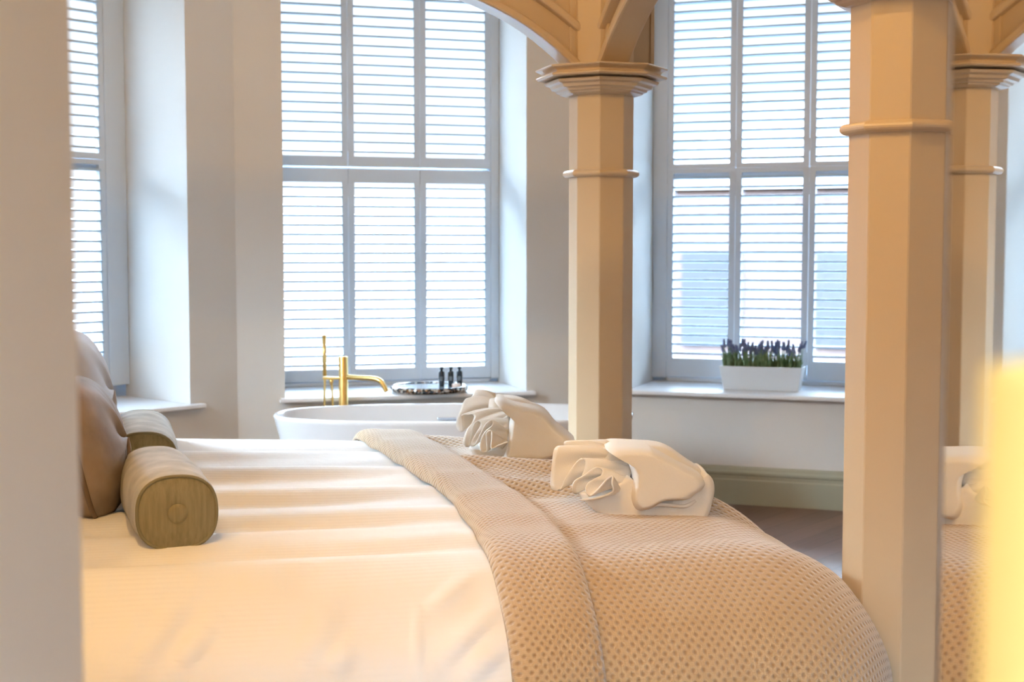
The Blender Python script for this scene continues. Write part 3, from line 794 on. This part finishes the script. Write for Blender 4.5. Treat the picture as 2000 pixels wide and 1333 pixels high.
def make_towel(label, depth, px0, py0, scale, spec, yaw=0.0, lift=0.0, sp_px=1.0):
    """local frame: x to the right, y away from the camera, z up; origin at pixel (px0,py0) on the bed"""
    g, _r = inv(px0, py0, depth)
    if _r > 2: print('TOWEL MISS', _r)
    org = Vector(drape(g[0], g[1], 0.0, 0.5, 0.0).tolist()); org.z += 0.032; depth = org.y
    org = atY(px0, py0, depth)
    root = empty('folded_towel', org, label, 'towel', yaw)
    k = depth / F_PX
    q = lambda x, y: ((x - px0) * k, (py0 - y) * k)
    I = Matrix.Identity(4)
    S = spec
    # lower fold (layer lying on the bed, turning up at its end)
    bm = BM(); blob_outline(bm, [q(*p) for p in S['base']], S.get('by0', -0.078), 0.13, 0.024, I, 0.16, 6, 0.018)
    base = obj('lower_fold', bm, 'towel', root, True); subsurf(base, 1)
    bm = BM(); blob_outline(bm, [q(*p) for p in S['roll']], -0.02, 0.12, 0.04, I, 0.3, 6, 0.012); rl = obj('inner_roll', bm, 'towel', root, True); subsurf(rl, 1)
    bm = BM(); blob_outline(bm, [q(*p) for p in S['flap']], -0.106, 0.11, 0.048, I, 0.24, 8, 0.014); fl = obj('wrapped_flap', bm, 'towel', root, True); subsurf(fl, 1)
    # a thin second layer showing under the flap lip
    bm = BM(); add_tube(bm, catmull([(q(x, y)[0], yy, q(x, y)[1]) for x, y, yy in S['lip']], 6), 0.0045, 8); obj('flap_hem', bm, 'towel', root, True)
    # pleated fan: a ruled sheet between its gathered end and its meandering free edge
    nt, nr = 420, 16
    T_ = np.linspace(0, 1, nt); Rr = np.linspace(0, 1, nr)[None, :]
    def path(pts, T_):
        c = catmull([(q(x, y)[0], yy, q(x, y)[1]) for x, y, yy in pts], 12); c = np.array([tuple(v) for v in c])
        L = np.concatenate([[0], np.cumsum(np.linalg.norm(np.diff(c, axis=0), axis=1))]); L /= L[-1]
        return np.stack([np.interp(T_, L, c[:, j]) for j in range(3)], -1)
    E_ = S['edge']; n = len(E_)
    yi = lambda i: S['y0'] + (S['y1'] - S['y0']) * (i / (n - 1)) ** 0.9 + (S.get('tail', 0) * max(0, i - (n - 5)) / 4)
    e0 = path([(x, y, yi(i)) for i, (x, y) in enumerate(E_)], T_)
    b0 = path(S['pinch'], T_)
    Rc = Rr[..., None]
    P = b0[:, None, :] * (1 - Rc) + e0[:, None, :] * Rc
    # pleats stay bunched near the pinch and open towards the edge; the sheet bellies slightly upwards
    P[..., 2] += 0.010 * np.sin(PI * Rr) * np.linspace(1, 0.2, nt)[:, None]
    ph = np.linspace(0, 2 * PI * n / 3.2, nt)[:, None]
    P[..., 1] += 0.004 * np.sin(ph) * np.sin(PI * Rr)
    fan = grid_mesh('pleated_fan', P, 'towel', root); solid(fan, 0.0038, 0)
    return root
near_spec = dict(
    base=[(1128, 955), (1150, 985), (1190, 1003), (1260, 1011), (1350, 1010), (1378, 998), (1389, 960), (1386, 932), (1374, 918), (1366, 932), (1370, 952), (1356, 972), (1338, 979), (1290, 975), (1248, 984), (1224, 978), (1216, 945), (1222, 918), (1200, 930), (1160, 950)],
    roll=[(1172, 880), (1200, 868), (1290, 870), (1350, 905), (1383, 935), (1380, 985), (1330, 1000), (1230, 1000), (1160, 985), (1150, 945), (1180, 925)],
    flap=[(1178, 868), (1200, 863), (1255, 865), (1275, 872), (1320, 896), (1358, 916), (1370, 932), (1364, 945), (1350, 953), (1334, 964), (1290, 968), (1258, 984), (1236, 984), (1226, 960), (1229, 925), (1222, 895), (1200, 876)],
    lip=[(1258, 981, -0.075), (1275, 973, -0.08), (1300, 974, -0.08), (1330, 976, -0.08), (1350, 966, -0.075)],
    pinch=[(1205, 874, 0.01), (1218, 884, -0.005), (1226, 900, -0.03), (1228, 915, -0.05), (1222, 928, -0.062), (1205, 945, -0.075), (1190, 955, -0.08)],
    edge=[(1170, 867), (1131, 866), (1102, 866), (1105, 882), (1112, 901), (1102, 894), (1096, 874), (1083, 874), (1077, 894), (1073, 948), (1084, 957), (1094, 951), (1102, 930), (1116, 908), (1130, 892),
          (1140, 895), (1139, 908), (1133, 923), (1130, 942), (1121, 956), (1114, 950), (1117, 932), (1135, 919), (1157, 903), (1170, 906), (1169, 916), (1155, 923), (1142, 931), (1138, 945), (1145, 954), (1155, 946), (1165, 935),
          (1179, 918), (1188, 913), (1187, 926), (1189, 943), (1169, 955), (1148, 961), (1128, 964)],
    y0=0.05, y1=-0.135, tail=0.05)
make_towel('cream towel folded with a pleated fan, the one nearer the rounded bed corner', (0.35, 0.6), 1260, 1008, 1, near_spec)
far_spec = dict(
    base=[(918, 868), (922, 880), (938, 903), (962, 913), (1010, 914), (1075, 918), (1112, 912), (1122, 880), (1116, 862), (1100, 880), (1085, 888), (1050, 896), (1030, 893), (1000, 902), (978, 897), (975, 880), (990, 858), (960, 868), (940, 872)],
    roll=[(950, 785), (975, 775), (1030, 785), (1085, 830), (1118, 860), (1112, 900), (1050, 905), (960, 900), (930, 875), (960, 850)],
    flap=[(966, 779), (976, 773), (1000, 781), (1040, 790), (1066, 803), (1085, 825), (1112, 848), (1124, 862), (1105, 875), (1085, 886), (1060, 895), (1030, 894), (995, 900), (980, 895), (990, 866), (993, 830), (995, 800)],
    lip=[(1000, 899, -0.075), (1030, 896, -0.08), (1050, 899, -0.08), (1085, 889, -0.075)],
    pinch=[(968, 780, 0.01), (984, 790, -0.005), (992, 800, -0.03), (994, 820, -0.055), (992, 845, -0.07), (990, 858, -0.08), (980, 868, -0.085)],
    edge=[(966, 776), (948, 768), (930, 763), (920, 777), (907, 782), (899, 800), (890, 826), (893, 840), (902, 843), (901, 822), (901, 810), (911, 810), (922, 808), (926, 813), (920, 826), (911, 838), (904, 862), (915, 869), (919, 845), (927, 822),
          (937, 819), (938, 828), (927, 845), (919, 863), (927, 863), (938, 842), (950, 820), (961, 813), (961, 823), (946, 837), (938, 858), (941, 873), (952, 870), (951, 850), (951, 835), (960, 830), (961, 845), (960, 863), (974, 857), (992, 850)],
    y0=0.05, y1=-0.13)
make_towel('cream towel folded with a pleated fan, the one farther back in front of the bathtub', (0.4, 1.3), 1025, 912, 1, far_spec)

# ================================================================== bath
tubc = Vector((atY(888, 800, 6.38).x, 6.38))
tub = empty('freestanding_bathtub', (tubc.x, tubc.y, 0), 'white oval freestanding bathtub in front of the shuttered windows', 'bathtub', math.radians(3))
HT = 0.553
def ell(rx, ry, z, n=72, e=2.35):
    out = []
    for k in range(n):
        a = 2 * PI * k / n; c, s = math.cos(a), math.sin(a); q = 1 / (abs(c) ** e + abs(s) ** e) ** (1 / e); out.append((rx * q * c, ry * q * s, z))
    return out
RX, RY = 0.832, 0.375
prof = [(0.70, 0.27, 0.0), (0.71, 0.28, 0.01), (0.75, 0.315, 0.20), (0.80, 0.35, 0.42), (RX - 0.004, RY - 0.003, HT - 0.02), (RX, RY, HT - 0.008), (RX - 0.004, RY - 0.004, HT - 0.002), (RX - 0.010, RY - 0.010, HT), (RX - 0.020, RY - 0.020, HT - 0.002), (RX - 0.026, RY - 0.026, HT - 0.012), (0.74, 0.31, 0.40), (0.66, 0.25, 0.22), (0.58, 0.20, 0.15), (0.4, 0.1, 0.135)]
bm = BM(); add_rings(bm, [ell(*p) for p in prof]); obj('tub_shell', bm, 'tub', tub, True)
bm = BM(); ox = -0.035; yb = 0.318
add_box(bm, -0.045 + ox, 0.045 + ox, yb - 0.010, yb + 0.004, HT - 0.075, HT - 0.064)
bevel(obj('overflow_slot', bm, 'chrome', tub), 0.002)

# floor standing bath filler
fp = atY(671, 790, 6.80)
filler = empty('bath_filler_tap', (fp.x, fp.y, 0), 'brushed brass floor-standing bath filler with a hand shower', 'tap')
k = 6.80 / 2700
zt = lambda y: 1.3 + (490 - y) * k * 0.995
xo = lambda px: (px - 671) * k
bm = BM(); add_lathe(bm, [(0.05, 0), (0.05, 0.012), (0.0225, 0.014), (0.0225, zt(698) - 0.002), (0.021, zt(698))], 28); obj('column', bm, 'brass', filler, True).data.polygons
bm = BM(); add_tube(bm, catmull([(0.01, -0.0, zt(738)), (xo(700), -0.03, zt(739)), (xo(728), -0.06, zt(739)), (xo(744), -0.078, zt(742)), (xo(752), -0.085, zt(750)), (xo(759), -0.09, zt(764))], 6), 0.0125, 14); obj('spout', bm, 'brass', filler, True)
bm = BM(); add_box(bm, xo(631), xo(665), -0.018, 0.018, zt(743), zt(738)); bevel(obj('hand_shower_bracket', bm, 'brass', filler), 0.003)
bm = BM(); add_tube(bm, [(xo(634.5), 0, zt(737)), (xo(634), 0, zt(657))], 0.0095, 14); hs = obj('hand_shower', bm, 'brass', filler, True)
bm = BM(); add_tube(bm, [(xo(634), 0, zt(659)), (xo(634), 0, zt(656))], 0.0125, 14); obj('shower_head_ring', bm, 'brass', hs, True)
bm = BM(); add_tube(bm, catmull([(xo(635), 0, zt(743)), (xo(634), 0, zt(765)), (xo(633.5), 0.004, zt(790)), (xo(636), 0.01, 0.30), (xo(645), 0.01, 0.20), (xo(650), 0.01, 0.30), (xo(649), 0.01, zt(790)), (xo(648), 0, zt(755)), (xo(647), 0, zt(744))], 8), 0.0055, 8); obj('shower_hose', bm, 'brass', filler, True)
bm = BM(); add_tube(bm, [(xo(647.5), 0, zt(743)), (xo(647.5), 0, zt(754))], lambda s: 0.012 - 0.006 * s, 12); obj('hose_connector', bm, 'brass', filler, True)

# tray on the sill overhanging towards the bath
def mosaic():
    m = mat('mirror_mosaic_rim', (0.5, 0.5, 0.5), 0.12, 0.8); nt = m.node_tree; b = nt.nodes['Principled BSDF']
    tc = nt.nodes.new('ShaderNodeTexCoord'); v = nt.nodes.new('ShaderNodeTexVoronoi'); v.inputs['Scale'].default_value = 95
    cr = nt.nodes.new('ShaderNodeValToRGB'); e = cr.color_ramp.elements; cr.color_ramp.interpolation = 'CONSTANT'
    e[0].color = (0.03, 0.04, 0.05, 1); e[1].position = 0.45; e[1].color = (0.75, 0.70, 0.62, 1)
    x = e.new(0.75); x.color = (0.35, 0.22, 0.15, 1)
    sp = nt.nodes.new('ShaderNodeSeparateColor'); nt.links.new(tc.outputs['Object'], v.inputs['Vector']); nt.links.new(v.outputs['Color'], sp.inputs[0])
    nt.links.new(sp.outputs[0], cr.inputs['Fac']); nt.links.new(cr.outputs['Color'], b.inputs['Base Color']); return m
M['mosaic'] = mosaic(); M['tray_top'] = mat('silvered_tray_top', (0.80, 0.88, 0.92), 0.12, 0.7)
nB = outward(dB)
wp = hit(845, corner_BR, dB)
tp = wp + nB * 0.085
tray = empty('round_tray', (tp.x, tp.y, SILL + 0.0015), 'round mirrored tray with a mosaic rim on the sill behind the bath', 'tray')
TR = 0.198
bm = BM(); R = []

add_lathe(bm, [(TR - 0.03, 0.0), (TR - 0.014, 0.0), (TR, 0.008), (TR + 0.003, 0.018), (TR, 0.028), (TR - 0.006, 0.033), (TR - 0.012, 0.030), (TR - 0.013, 0.002)], 72, cap=False); obj('mosaic_rim', bm, 'mosaic', tray, True)
bm = BM(); add_lathe(bm, [(TR - 0.012, 0.001), (TR - 0.012, 0.026)], 72); obj('tray_top', bm, 'tray_top', tray)
ZT = SILL + 0.0015 + 0.0265
def bottle(px, label, dy, sc_=1.0):
    p = hit(px, Vector((tp.x, tp.y + dy)), Vector((1, 0)))
    t = empty('toiletry_bottle', (p.x, p.y, ZT), label, 'bottle', group='toiletry bottles on the tray')
    bm = BM(); add_lathe(bm, [(0.013, 0), (0.0152, 0.002), (0.0152, 0.072), (0.013, 0.078), (0.006, 0.081)], 24); b_ = obj('bottle_body', bm, 'bottle', t, True)
    bm = BM(); add_lathe(bm, [(0.0075, 0.0805), (0.0075, 0.089), (0.0105, 0.090), (0.0105, 0.099), (0.009, 0.101)], 20); obj('cap', bm, 'bottle', t, True)
    bm = BM(); rings = [[(0.0155 * math.sin(a), -0.0155 * math.cos(a), z) for a in np.linspace(-0.55, 0.55, 9)] for z in (0.03, 0.052)]
    add_rings(bm, rings, cap=False, closed=False); obj('label', bm, 'label', t, True)
bottle(862, 'small black toiletry bottle on the tray, first from the tap', 0.0)
bottle(880, 'small black toiletry bottle on the tray, middle of three', 0.01)
bottle(897, 'small black toiletry bottle on the tray, next to the towel side', 0.02)
p = hit(891, Vector((tp.x, tp.y - 0.06)), Vector((1, 0)))
bm = BM(); add_lathe(bm, [(0.019, 0), (0.022, 0.003), (0.022, 0.016), (0.019, 0.020), (0.012, 0.0195), (0.010, 0.017)], 24); o = obj('soap_bar', bm, 'candle', None, True); o.location = (p.x, p.y, ZT); tag(o, 'small round blush soap in front of the black bottles', 'soap')

# ================================================================== lavender trough
nR = outward(dR)
pc = hit(1490, openR0 + nR * 0.20, dR)
tr = empty('lavender_trough', (pc.x, pc.y, SILL + 0.001), 'white ceramic trough of lavender standing on the window sill', 'planter', math.atan2(dR.y, dR.x))
sc2 = pc.y / F_PX
wt, wb_, ht = 157 * sc2 * 1.03, 141 * sc2 * 1.03, 47 * sc2
def rr_(w_, d_, z): return [(-w_ / 2, -d_ / 2, z), (w_ / 2, -d_ / 2, z), (w_ / 2, d_ / 2, z), (-w_ / 2, d_ / 2, z)]
bm = BM(); add_rings(bm, [rr_(wb_, 0.10, 0), rr_(wt, 0.13, ht), rr_(wt - 0.012, 0.118, ht), rr_(wt - 0.02, 0.11, ht - 0.02)]); bevel(obj('trough', bm, 'planter', tr), 0.003)
bm = BM(); add_rings(bm, [rr_(wt - 0.021, 0.109, ht - 0.03), rr_(wt - 0.0205, 0.1095, ht - 0.012)]); obj('soil', bm, 'soil', tr)
rnd = random.Random(3)
clumps = 18
for c in range(clumps):
    cx = -wt / 2 + 0.02 + (wt - 0.04) * (c + 0.5) / clumps; cy0 = rnd.uniform(-0.03, 0.03)
    bl = BM(); bf = BM()
    for s in range(26):
        x = cx + rnd.uniform(-0.014, 0.014); y = cy0 + rnd.uniform(-0.022, 0.022)
        hgt = rnd.uniform(0.035, 0.105); lx, ly = rnd.uniform(-0.018, 0.018), rnd.uniform(-0.015, 0.015)
        wd = rnd.uniform(0.0025, 0.0045); a = rnd.uniform(0, PI)
        dx, dy = wd * math.cos(a), wd * math.sin(a)
        rings = []
        for f, ww in ((0, 0.6), (0.4, 1.0), (0.8, 0.7), (1.0, 0.1)):
            px_, py_, pz_ = x + lx * f * f, y + ly * f * f, ht - 0.014 + hgt * f
            rings.append([(px_ - dx * ww, py_ - dy * ww, pz_), (px_ + dy * 0.3 * ww, py_ - dx * 0.3 * ww, pz_), (px_ + dx * ww, py_ + dy * ww, pz_), (px_ - dy * 0.3 * ww, py_ + dx * 0.3 * ww, pz_)])
        add_rings(bl, rings)
    for s in range(4):
        x = cx + rnd.uniform(-0.010, 0.010); y = cy0 + rnd.uniform(-0.02, 0.02); hgt = rnd.uniform(0.10, 0.165); lx = rnd.uniform(-0.02, 0.02) + (0.03 if c == clumps - 1 else 0) - (0.02 if c == 0 else 0)
        pth = [(x + lx * f * f, y, ht - 0.014 + hgt * f) for f in (0, 0.3, 0.6, 0.8)]
        add_tube(bl, pth, 0.0014, 5)
        tip = Vector(pth[-1]); d_ = (Vector(pth[-1]) - Vector(pth[-2])).normalized()
        for w_ in range(6):
            cc = tip + d_ * (w_ * 0.0065 - 0.012)
            for g in range(5):
                a = g * 2 * PI / 5 + w_; rr2 = 0.0052 * (1 - w_ * 0.11)
                e = cc + Vector((math.cos(a) * rr2, math.sin(a) * rr2, 0))
                add_rings(bf, [[e + Vector((0.0036 * math.cos(b_) * m_, 0.0036 * math.sin(b_) * m_, zz)) for b_ in (0, 1.57, 3.14, 4.71)] for zz, m_ in ((-0.004, 0.5), (0, 1), (0.004, 0.6))])
    sprig = obj('lavender_sprig', bl, 'leaf', tr)
    obj('flower_spikes', bf, 'flower', sprig)

# ================================================================== mirror and lamp close to the lens
m1 = Vector((0.4695, 1.50)); mdir = Vector((0.158, 1.0)).normalized()
e = atY(1846, 700, 0.92); m1 = Vector((e.x, 0.92)); m0 = m1 - mdir * 0.55
mir = empty('mirror_panel', (m1.x, m1.y, 0), 'tall narrow frameless mirror beside the near bedpost', 'mirror', math.atan2(mdir.y, mdir.x))
bm = BM(); add_box(bm, -0.42, -0.004, -0.012, -0.0015, 0.0, 2.3); obj('backing', bm, 'mirror_edge', mir)
bm = BM(); add_box(bm, -0.42, -0.005, -0.0012, 0.0, 0.02, 2.29); obj('mirror_glass', bm, 'mirror', mir)
bm = BM(); add_rings(bm, [[(-0.0048, 0.0, z), (-0.001, -0.002, z), (0.0, -0.004, z), (-0.0, -0.012, z), (-0.0038, -0.012, z), (-0.0048, -0.0013, z)] for z in (0.0, 2.3)]); obj('bevelled_edge', bm, 'mirror_edge', mir)

lp = Vector((0.1575, 0.275)); lt_ = atY(1950, 775, 0.24).z
lamp = empty('floor_lamp', (lp.x, lp.y, 0), 'blurred pale yellow shaded lamp very close at the frame edge beside the mirror', 'lamp')
bm = BM(); add_lathe(bm, [(0.10, 0), (0.10, 0.015), (0.012, 0.022)], 36); obj('base', bm, 'brass', lamp, True)
bm = BM(); add_tube(bm, [(0, 0, 0.02), (0, 0, lt_ - 0.1)], 0.009, 14); obj('pole', bm, 'brass', lamp, True)
bm = BM(); add_rings(bm, [[(r * math.cos(2 * PI * j / 64), r * math.sin(2 * PI * j / 64), z) for j in range(64)] for r, z in ((0.06, lt_ - 0.22), (0.06, lt_), (0.057, lt_), (0.057, lt_ - 0.22))] , cap=False); obj('lamp_shade', bm, 'lamp_yellow', lamp, True)
lb = bpy.data.lights.new('lamp_bulb', 'POINT'); lb.energy = 0.15; lb.color = (1, 0.8, 0.5); lb.shadow_soft_size = 0.03
lo = bpy.data.objects.new('lamp_bulb', lb); C.objects.link(lo); lo.location = (lp.x, lp.y, lt_ - 0.12)

# ================================================================== street outside
bld = empty('terrace_building', (6.5, 24, -4.6), 'washed-out pink brick building seen through the shutters above the lavender', 'building', math.radians(-20))
bm = BM(); add_box(bm, -4.5, 9, 0, 8, 0, 7.0); obj('facade', bm, 'render', bld)
bm = BM(); add_rings(bm, [[(-4.6, -0.1, 7.0), (9.1, -0.1, 7.0), (9.1, 8.1, 7.0), (-4.6, 8.1, 7.0)], [(-3, 4, 9.0), (7, 4, 9.0), (7, 4.2, 9.0), (-3, 4.2, 9.0)]]); obj('roof', bm, 'slate', bld)
for r_ in range(2):
    for c_ in range(5):
        x = -3.6 + c_ * 2.4; z = 1.2 + r_ * 3.0
        bm = BM(); add_box(bm, x, x + 1.1, -0.06, 0.02, z, z + 1.7); wv = obj('facade_window', bm, 'pane_dark', bld)
